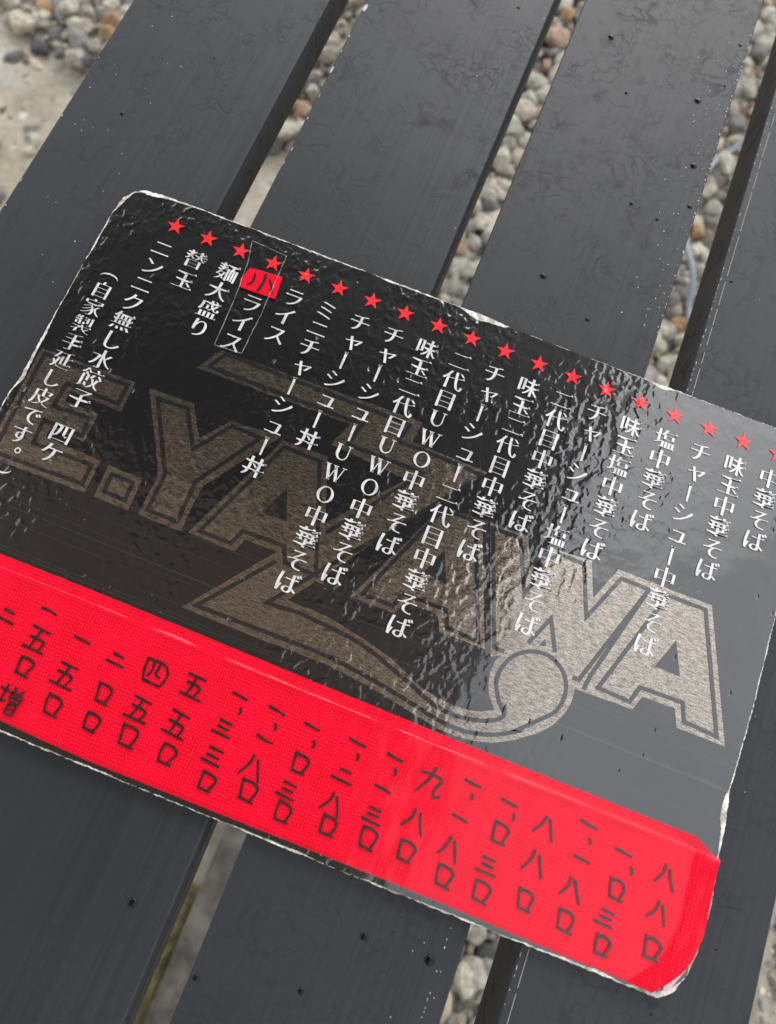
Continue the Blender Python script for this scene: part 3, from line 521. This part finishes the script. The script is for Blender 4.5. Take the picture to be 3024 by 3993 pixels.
# lettering: glyph outlines from Blender's built-in font, redrawn with thin level strokes, heavy uprights and wedge ends
fc = bpy.data.curves.new('glyph','FONT'); fc.resolution_u = 4; fo = bpy.data.objects.new('glyph', fc); col.objects.link(fo)
KANA = set('チャーシュミニラインクスンケそばしでりす')
cache={}
def star_arc(): pass
def glyph(ch):
    if ch in cache: return cache[ch]
    vs=[]; fs=[]
    def strip(path, w0, w1=None):
        w1 = w1 or w0; b=len(vs); n=len(path)
        for i,(x,y) in enumerate(path):
            a_=path[max(i-1,0)]; c_=path[min(i+1,n-1)]; dx,dy=c_[0]-a_[0],c_[1]-a_[1]; q=math.hypot(dx,dy) or 1; w=(w0+(w1-w0)*i/(n-1))/2
            vs.append((x-dy/q*w, y+dx/q*w)); vs.append((x+dy/q*w, y-dx/q*w))
        for i in range(n-1): fs.append((b+2*i, b+2*i+1, b+2*i+3, b+2*i+2))
    def quad(*p): b=len(vs); vs.extend(p); fs.append(tuple(range(b,b+len(p))))
    if ch == 'ー':
        quad((-.055,.40),(.06,.43),(.055,-.42),(-.035,-.42)); quad((-.11,.43),(-.055,.40),(.06,.43),(.10,.36)) if False else None
        quad((-.09,.415),(.085,.435),(.058,.34),(-.052,.34))
    elif ch in '（）':
        s = 1 if ch=='（' else -1
        path=[(.40*math.cos(t), s*(.34-.26*(1-math.sin(t))*1.0)-s*.08) for t in [math.pi*(k/14) for k in range(15)]]
        path=[(.44*math.cos(math.pi*k/14), s*(-.30+.22*math.sin(math.pi*k/14))) for k in range(15)]
        for i in range(14): 
            w=.012+.07*math.sin(math.pi*(i+.5)/14)
            strip(path[i:i+2], .012+.07*math.sin(math.pi*i/14), .012+.07*math.sin(math.pi*(i+1)/14))
    elif ch == '。':
        path=[(.26+.115*math.cos(2*math.pi*k/20), .26+.115*math.sin(2*math.pi*k/20)) for k in range(21)]; strip(path, .055)
    elif ch == 'U':
        L=[(-.23,.34),(-.23,-.06)]+[(-.23+.235*(1-math.cos(math.pi/2*k/8))+0, -.06-.26*math.sin(math.pi/2*k/8)) for k in range(1,9)]
        strip(L[:2], .13); p=L[1:]
        for i in range(len(p)-1): strip(p[i:i+2], .13-.075*i/(len(p)-1), .13-.075*(i+1)/(len(p)-1))
        Rr=[(.005,-.32)]+[(.005+.215*math.sin(math.pi/2*k/8), -.32+.26*(1-math.cos(math.pi/2*k/8))) for k in range(1,9)]+[(.22,.34)]
        strip(Rr, .05, .04); strip([(-.36,.345),(-.10,.345)], .03); strip([(.12,.345),(.32,.345)], .03)
    elif ch == 'W':
        for (x0,x1,w) in ((-.37,-.17,.125),(-.17,-.0,.038),(-.04,.16,.125),(.16,.34,.038)):
            up = w<.1; y0,y1 = ((-.34,.34) if up else (.34,-.34)); h=w/2*1.04
            quad((x0-h,y0),(x0+h,y0),(x1+h,y1),(x1-h,y1))
        strip([(-.47,.345),(-.25,.345)], .03); strip([(-.14,.345),(.08,.345)], .03); strip([(.24,.345),(.44,.345)], .03)
    elif ch == 'O':
        n=36; b=len(vs)
        for k in range(n):
            t=2*math.pi*k/n; vs.append((.355*math.cos(t), .36*math.sin(t)))
        for k in range(n):
            t=2*math.pi*k/n; vs.append((.235*math.cos(t), .325*math.sin(t)))
        for k in range(n): fs.append((b+k, b+(k+1)%n, b+n+(k+1)%n, b+n+k))
    else:
        fc.body = ch; bpy.context.view_layer.update()
        me = fo.evaluated_get(bpy.context.evaluated_depsgraph_get()).to_mesh()
        V=[(v.co.x-.5, v.co.y-.38) for v in me.vertices]; Fq=[tuple(p.vertices) for p in me.polygons]
        # weld duplicates
        key={}; mp={}
        for i,(x,y) in enumerate(V):
            k=(round(x,4),round(y,4)); mp[i]=key.setdefault(k, len(key))
        VV=[None]*len(key)
        for k,i in key.items(): VV[i]=k
        FF=[]
        for f in Fq:
            g=[mp[i] for i in f]
            if len(set(g))<3: continue
            ar=sum(VV[g[i]][0]*VV[g[(i+1)%len(g)]][1]-VV[g[(i+1)%len(g)]][0]*VV[g[i]][1] for i in range(len(g)))
            FF.append(tuple(g if ar>0 else g[::-1]))
        ed={}
        for f in FF:
            for i in range(len(f)):
                a_,b_=f[i],f[(i+1)%len(f)]
                ed[(a_,b_)]=1
        bd=[(a_,b_) for (a_,b_) in ed if (b_,a_) not in ed]
        kanji = ch not in KANA
        off=[[0.0,0.0,0] for _ in VV]; nx_={}; pv_={}
        for a_,b_ in bd:
            dx,dy=VV[b_][0]-VV[a_][0],VV[b_][1]-VV[a_][1]; q=math.hypot(dx,dy) or 1; nx,ny=dy/q,-dx/q      # outward
            ox = nx*(.021 if kanji else .020)*abs(nx); oy = -ny*(.026 if kanji else .016)*abs(ny)**1.5
            for i in (a_,b_): off[i][0]+=ox; off[i][1]+=oy; off[i][2]+=1
            nx_[a_]=b_; pv_[b_]=a_
        # at a corner add both neighbours in full, along a straight run the mean
        NV=[]
        for i,(x,y) in enumerate(VV):
            if off[i][2]==0: NV.append((x,y)); continue
            k = 1.0
            if i in nx_ and i in pv_:
                a_,c_=VV[pv_[i]],VV[nx_[i]]; d1=(x-a_[0],y-a_[1]); d2=(c_[0]-x,c_[1]-y); q1=math.hypot(*d1) or 1; q2=math.hypot(*d2) or 1
                cs=(d1[0]*d2[0]+d1[1]*d2[1])/q1/q2; k = 1.0 if cs<.5 else .5
            NV.append((x+off[i][0]*k, y+off[i][1]*k))
        vs=list(NV); fs=list(FF)
        if kanji:
            for a_,b_ in bd:
                x0,y0=VV[a_]; x1,y1=VV[b_]; dx,dy=x1-x0,y1-y0
                if not (.05<abs(dy)<.11 and abs(dx)<.25*abs(dy) and dy>0): continue            # a stroke end facing right
                if a_ not in pv_ or b_ not in nx_: continue
                p0=VV[pv_[a_]]; p2=VV[nx_[b_]]
                if x0-p0[0]<.10 or x1-p2[0]<.10: continue
                if abs(y0-p0[1])>.25*(x0-p0[0]) or abs(y1-p2[1])>.25*(x1-p2[0]): continue
                xe,yt = NV[b_]; yb=NV[a_][1]; k=min(1, .55+(x1-p2[0])*.8)
                b0=len(vs); vs+= [(xe+.035*k, yb),(xe-.035*k, yt+.075*k),(xe-.135*k, yt-.002),(xe-.135*k,yb)]; fs.append((b0,b0+1,b0+2,b0+3))
    cache[ch]=(vs,fs); return cache[ch]
def text_line(text, u, v0, pitch, em=.63, dense=True):
    acc=Acc()
    for k,ch in enumerate(text):
        if ch == '　': continue
        vs,fs = glyph(ch); cu, cv = u, v0+pitch*k
        if ch in 'ャュ': cu += .05*1; cv -= .03
        b=len(acc.v)
        pv=[]; 
        for x,y in vs: pv.append(P(cu+x*em, cv-y*em, .026))
        ff=[]
        for f in fs:
            a_=sum((pv[f[i]].x*pv[f[(i+1)%len(f)]].y-pv[f[(i+1)%len(f)]].x*pv[f[i]].y) for i in range(len(f)))
            ff.append(f if a_>0 else f[::-1])
        acc.faces(pv, ff)
    return acc.build('dish_name', M_text, card_root)
dishes = ['替玉','麺大盛り',None,'ライス','ミニチャーシュー丼','チャーシュー丼','チャーシューUWO中華そば','味玉二代目UWO中華そば','二代目UWO中華そば','チャーシュー二代目中華そば','味玉二代目中華そば','二代目中華そば','チャーシュー塩中華そば','味玉塩中華そば','塩中華そば','チャーシュー中華そば','味玉中華そば','中華そば']
text_line('（自家製手延し皮です。）', -.93, 2.06, .572, .575)
tl = text_line('ニンニク無し水餃子', 0, .80, .617)
text_line('四ケ', .02, 6.79, .58)
for i,d in enumerate(dishes):
    u = i+1-.03
    if d is None: text_line('ライス', u, 1.40, .645, .64)
    elif d == '替玉': text_line(d, u, .76, .70)
    else: text_line(d, u, .775, .621)
bpy.data.objects.remove(fo); bpy.data.curves.remove(fc)

# red paper patch with the small sign, and the clear tape that holds it
a=Acc(); pt=[(2.50,.39),(2.8,.35),(3.1,.335),(3.44,.30),(3.47,.62),(3.53,1.03),(3.2,1.04),(2.8,1.06),(2.46,1.055),(2.45,.93),(2.39,.82),(2.44,.62)]
a.poly([P(u,v,.034) for u,v in pt]); patch=a.build('paper_patch', M_tape, card_root); patch['label']='small red paper patch marked with the sign for small'
a=Acc()
for k,(q,w) in enumerate((([(2.70,.52),(2.74,.75),(2.65,.90)],.07),([(2.99,.42),(3.02,.70),(2.98,.97)],.085),([(3.16,.55),(3.28,.72),(3.37,.90)],.07))): ribbon(a, [tuple(p[:2]) for p in spline(q,6)], w, .042+.0006*k, caps=6)
a.build('handwriting', M_marker, patch)
def clear_mat(name, fac, white=0.0):
    m, n, b, l = mat(name); n.nodes.remove(b); o=[x for x in n.nodes if x.type=='OUTPUT_MATERIAL'][0]
    tr=nd(n,'ShaderNodeBsdfTransparent'); gl=nd(n,'ShaderNodeBsdfGlossy' if not white else 'ShaderNodeBsdfDiffuse'); 
    if not white: gl.inputs['Roughness'].default_value=.12
    else: gl.inputs['Color'].default_value=(white,white,white,1)
    mx=nd(n,'ShaderNodeMixShader'); mx.inputs[0].default_value=fac; l(tr.outputs[0], mx.inputs[1]); l(gl.outputs[0], mx.inputs[2]); l(mx.outputs[0], o.inputs[0]); return m
ctp=[(2.19,-.43),(3.28,-.35),(3.31,.3),(3.36,1.6),(3.35,2.91),(2.57,2.96),(2.50,1.5),(2.36,.2)]
a=Acc(); a.poly([P(u,v,.046) for u,v in ctp]); clr=a.build('clear_tape', clear_mat('clear_film', .035), card_root)
a=Acc(); ring=[]
for i in range(len(ctp)):
    p,q=ctp[i],ctp[(i+1)%len(ctp)]
    for k in range(10): ring.append((p[0]+(q[0]-p[0])*k/10+rnd.uniform(-.008,.008), p[1]+(q[1]-p[1])*k/10+rnd.uniform(-.008,.008)))
ribbon(a, ring, .016, .048, True, wv=[rnd.uniform(.4,1.6) for _ in ring]); a.build('tape_edge', clear_mat('frayed_edge', .35, .6), clr)

# the red tape along the bottom
def lerp_tab(tab, x):
    for (a_,b_),(c_,d_) in zip(tab, tab[1:]):
        if x<=c_: return b_+(d_-b_)*max(0,min(1,(x-a_)/(c_-a_)))
    return tab[-1][1]
top_tab=[(-1.8,10.19),(2.6,10.18),(5.1,10.195),(7.6,10.225),(10,10.245),(12.4,10.27),(19,10.27)]
bot_tab=[(-1.8,13.70),(2.0,13.71),(3.2,13.765),(4.3,13.80),(8,13.78),(11.9,13.75),(14,13.755),(16,13.80),(19,13.79)]
end_tab=[(0,18.33),(.06,18.72),(.085,18.98),(.16,18.955),(.35,18.98),(.57,19.0),(.72,18.90),(.82,18.74),(.92,18.45),(1.0,18.18)]
NU, NV_ = 260, 46
ts=sorted(set([i/NV_ for i in range(NV_+1)]+[.085,.06])); vs=[]; z_t=.030
for t in ts:
    ue=lerp_tab(end_tab,t)
    for i in range(NU+1):
        s=(i/NU)**.9; u=-1.74+(ue+1.74)*s; vt=lerp_tab(top_tab,u); vb=lerp_tab(bot_tab,u); v=vt+(vb-vt)*t+.010*mnoise.noise(Vector((u*3,0,5)))*(1 if t in (0,1) else 0)
        z=z_t
        rd=(v-vt)-(.33+.02*mnoise.noise(Vector((u*.7,2,2)))); amp=.8+.5*mnoise.noise(Vector((u*1.1,8,1)))
        z+= .046*amp*math.exp(-(rd/.058)**2) + .010*max(0,min(1,(rd+.05)/.1))
        rb=(vb-v)-.20; z-= .008*math.exp(-(rb/.03)**2)
        if vb-v<.10: z-= .9*(.10-(vb-v))**2*4
        z+= .010*mnoise.noise(Vector((u*.8,v*1.6,3)))+.004*mnoise.noise(Vector((u*3.2,v*2.0,3)))
        d=ue-u
        if d<.62: z+= .21*(.62-d)*(min(1,(.62-d)/.10))*(.6 if t<.1 else 1)
        vs.append(P(u,v,z))
n1=NU+1; nt_=len(ts)
acc=Acc(); acc.faces(vs, [(j*n1+i, (j+1)*n1+i, (j+1)*n1+i+1, j*n1+i+1) for j in range(nt_-1) for i in range(NU)])
tape=acc.build('price_tape', M_tape, card_root, smooth=True); tape['label']='glossy red tape strip with handwritten prices'
a=Acc(); a.faces([P(18.72,13.17,.11),P(18.93,13.08,-.02),P(18.66,13.62,-.02),P(18.46,13.66,.03),P(18.42,13.55,.11)], [(0,4,3,2,1)])
a.build('torn_corner', simple('tape_backing', (.62,.42,.46), .45), tape)
HW={'一':[[(-.42,-.04),(0,.0),(.42,.03)]],'二':[[(-.22,-.24),(.26,-.2)],[(-.42,.2),(.42,.24)]],'三':[[(-.28,-.4),(.32,-.36)],[(-.26,.0),(.28,.02)],[(-.45,.38),(.45,.42)]],
 '五':[[(-.34,-.44),(.36,-.40)],[(.02,-.42),(-.06,0),(-.16,.36)],[(-.3,-.06),(.16,-.04),(.3,.04),(.18,.36)],[(-.44,.40),(.44,.44)]],
 '口':[[(-.32,-.38),(-.3,0),(-.24,.38)],[(-.30,-.36),(.1,-.36),(.34,-.2),(.3,.1),(.2,.36)],[(-.24,.40),(.34,.42)]],
 '四':[[(-.42,-.36),(-.4,0),(-.34,.38)],[(-.40,-.38),(.2,-.38),(.44,-.1),(.3,.36)],[(-.14,-.3),(-.16,.0),(-.24,.2)],[(.08,-.3),(.06,.06),(.2,.14)],[(-.34,.40),(.32,.42)]],
 '八':[[(-.08,-.44),(-.14,-.1),(-.42,.36)],[(.12,-.36),(.22,-.05),(.42,.42)]],'九':[[(-.36,-.2),(.05,-.24),(.28,-.16),(.18,.2),(.22,.42),(.44,.38)],[(-.02,-.5),(-.06,-.1),(-.36,.46)]],
 '、':[[(-.03,-.12),(.05,.0),(.02,.14)]],
 '増':[[(-.62,-.35),(-.2,-.3)],[(-.42,-.6),(-.42,.2)],[(-.62,.2),(-.2,.1)],[(-.05,-.55),(.02,-.4)],[(.35,-.6),(.22,-.4)],[(-.1,-.35),(.4,-.33),(.36,.05),(-.06,.05),(-.1,-.35)],[(-.1,-.15),(.38,-.14)],[(.14,-.35),(.14,.05)],[(-.02,.16),(.32,.16),(.3,.56),(0,.56),(-.02,.16)],[(0,.36),(.3,.36)]]}
hr=random.Random(11)
for row in D['price']:
    a=Acc(); q=0
    for ch,u,v in row:
        e={'一':.44,'、':.5,'二':.50,'三':.47,'口':.50,'五':.56,'四':.62,'八':.56,'九':.64,'増':.54}[ch]*hr.uniform(.93,1.08); sk=hr.uniform(-.10,.14)
        e2 = e*(1.0 if ch not in '三' else .82)
        for st in HW[ch]:
            pts=[(u+(x+y*sk*.5+hr.uniform(-.03,.03))*e*1.06, v+(y+x*.04+hr.uniform(-.03,.03))*e2) for x,y in st]
            sp=[tuple(p[:2]) for p in spline(pts, 6)]; n=len(sp)
            wv=[(1.12-.25*(i/(n-1)))*(1+.30*mnoise.noise(Vector((p[0]*7,p[1]*7,q)))) for i,p in enumerate(sp)]
            ribbon(a, sp, .060 if ch!='増' else .052, .062+.0008*q, caps=6, wv=wv); q+=1
    # lay the ink on the tape surface
    a.build('price', M_marker, tape)

# ---------------------------------------------------------------- water drops on the slats
M_drop = simple('water', (.004,.004,.0045), .12, .22)
names=['first slat at the left','second slat','third slat','right hand slat']
dr=random.Random(3); seen=set()
for u,v,r in D['drop']:
    if (u,v) in seen or (u,v)==(19.6,10.42): continue
    seen.add((u,v)); si = 0 if u<1 else 1 if u<8 else 2 if u<14.5 else 3
    acc=Acc(); n=22; rings=[(1,0),(.93,.16),(.75,.34),(.45,.50),(.18,.56)]; vs=[]
    jit=[1+.16*dr.uniform(-1,1) for _ in range(n)]; jit=[(jit[i-1]+jit[i]*2+jit[(i+1)%n])/4 for i in range(n)]
    ex=dr.uniform(.85,1.25); R_=r*.95
    for q,h in rings:
        for k in range(n):
            t=2*math.pi*k/n; vs.append(Vector((R_*q*jit[k]*ex*math.cos(t)*S, R_*q*jit[k]*math.sin(t)*S, h*R_*.75*S)))
    vs.append(Vector((0,0,.58*R_*.75*S)))
    fs=[(j*n+k, j*n+(k+1)%n, (j+1)*n+(k+1)%n, (j+1)*n+k) for j in range(len(rings)-1) for k in range(n)]+[((len(rings)-1)*n+k, (len(rings)-1)*n+(k+1)%n, len(vs)-1) for k in range(n)]
    acc.faces(vs, fs); o=acc.build('water_drop', M_drop, smooth=True); o.location=W(u, v, -T+.002)
    where = 'above the menu' if v<0 else 'below the menu' if v>13.9 else 'beside the menu'
    tag(o, 'small dark water drop on the %s, %s' % (names[si], where), 'water drop', 'water drops on the slats')
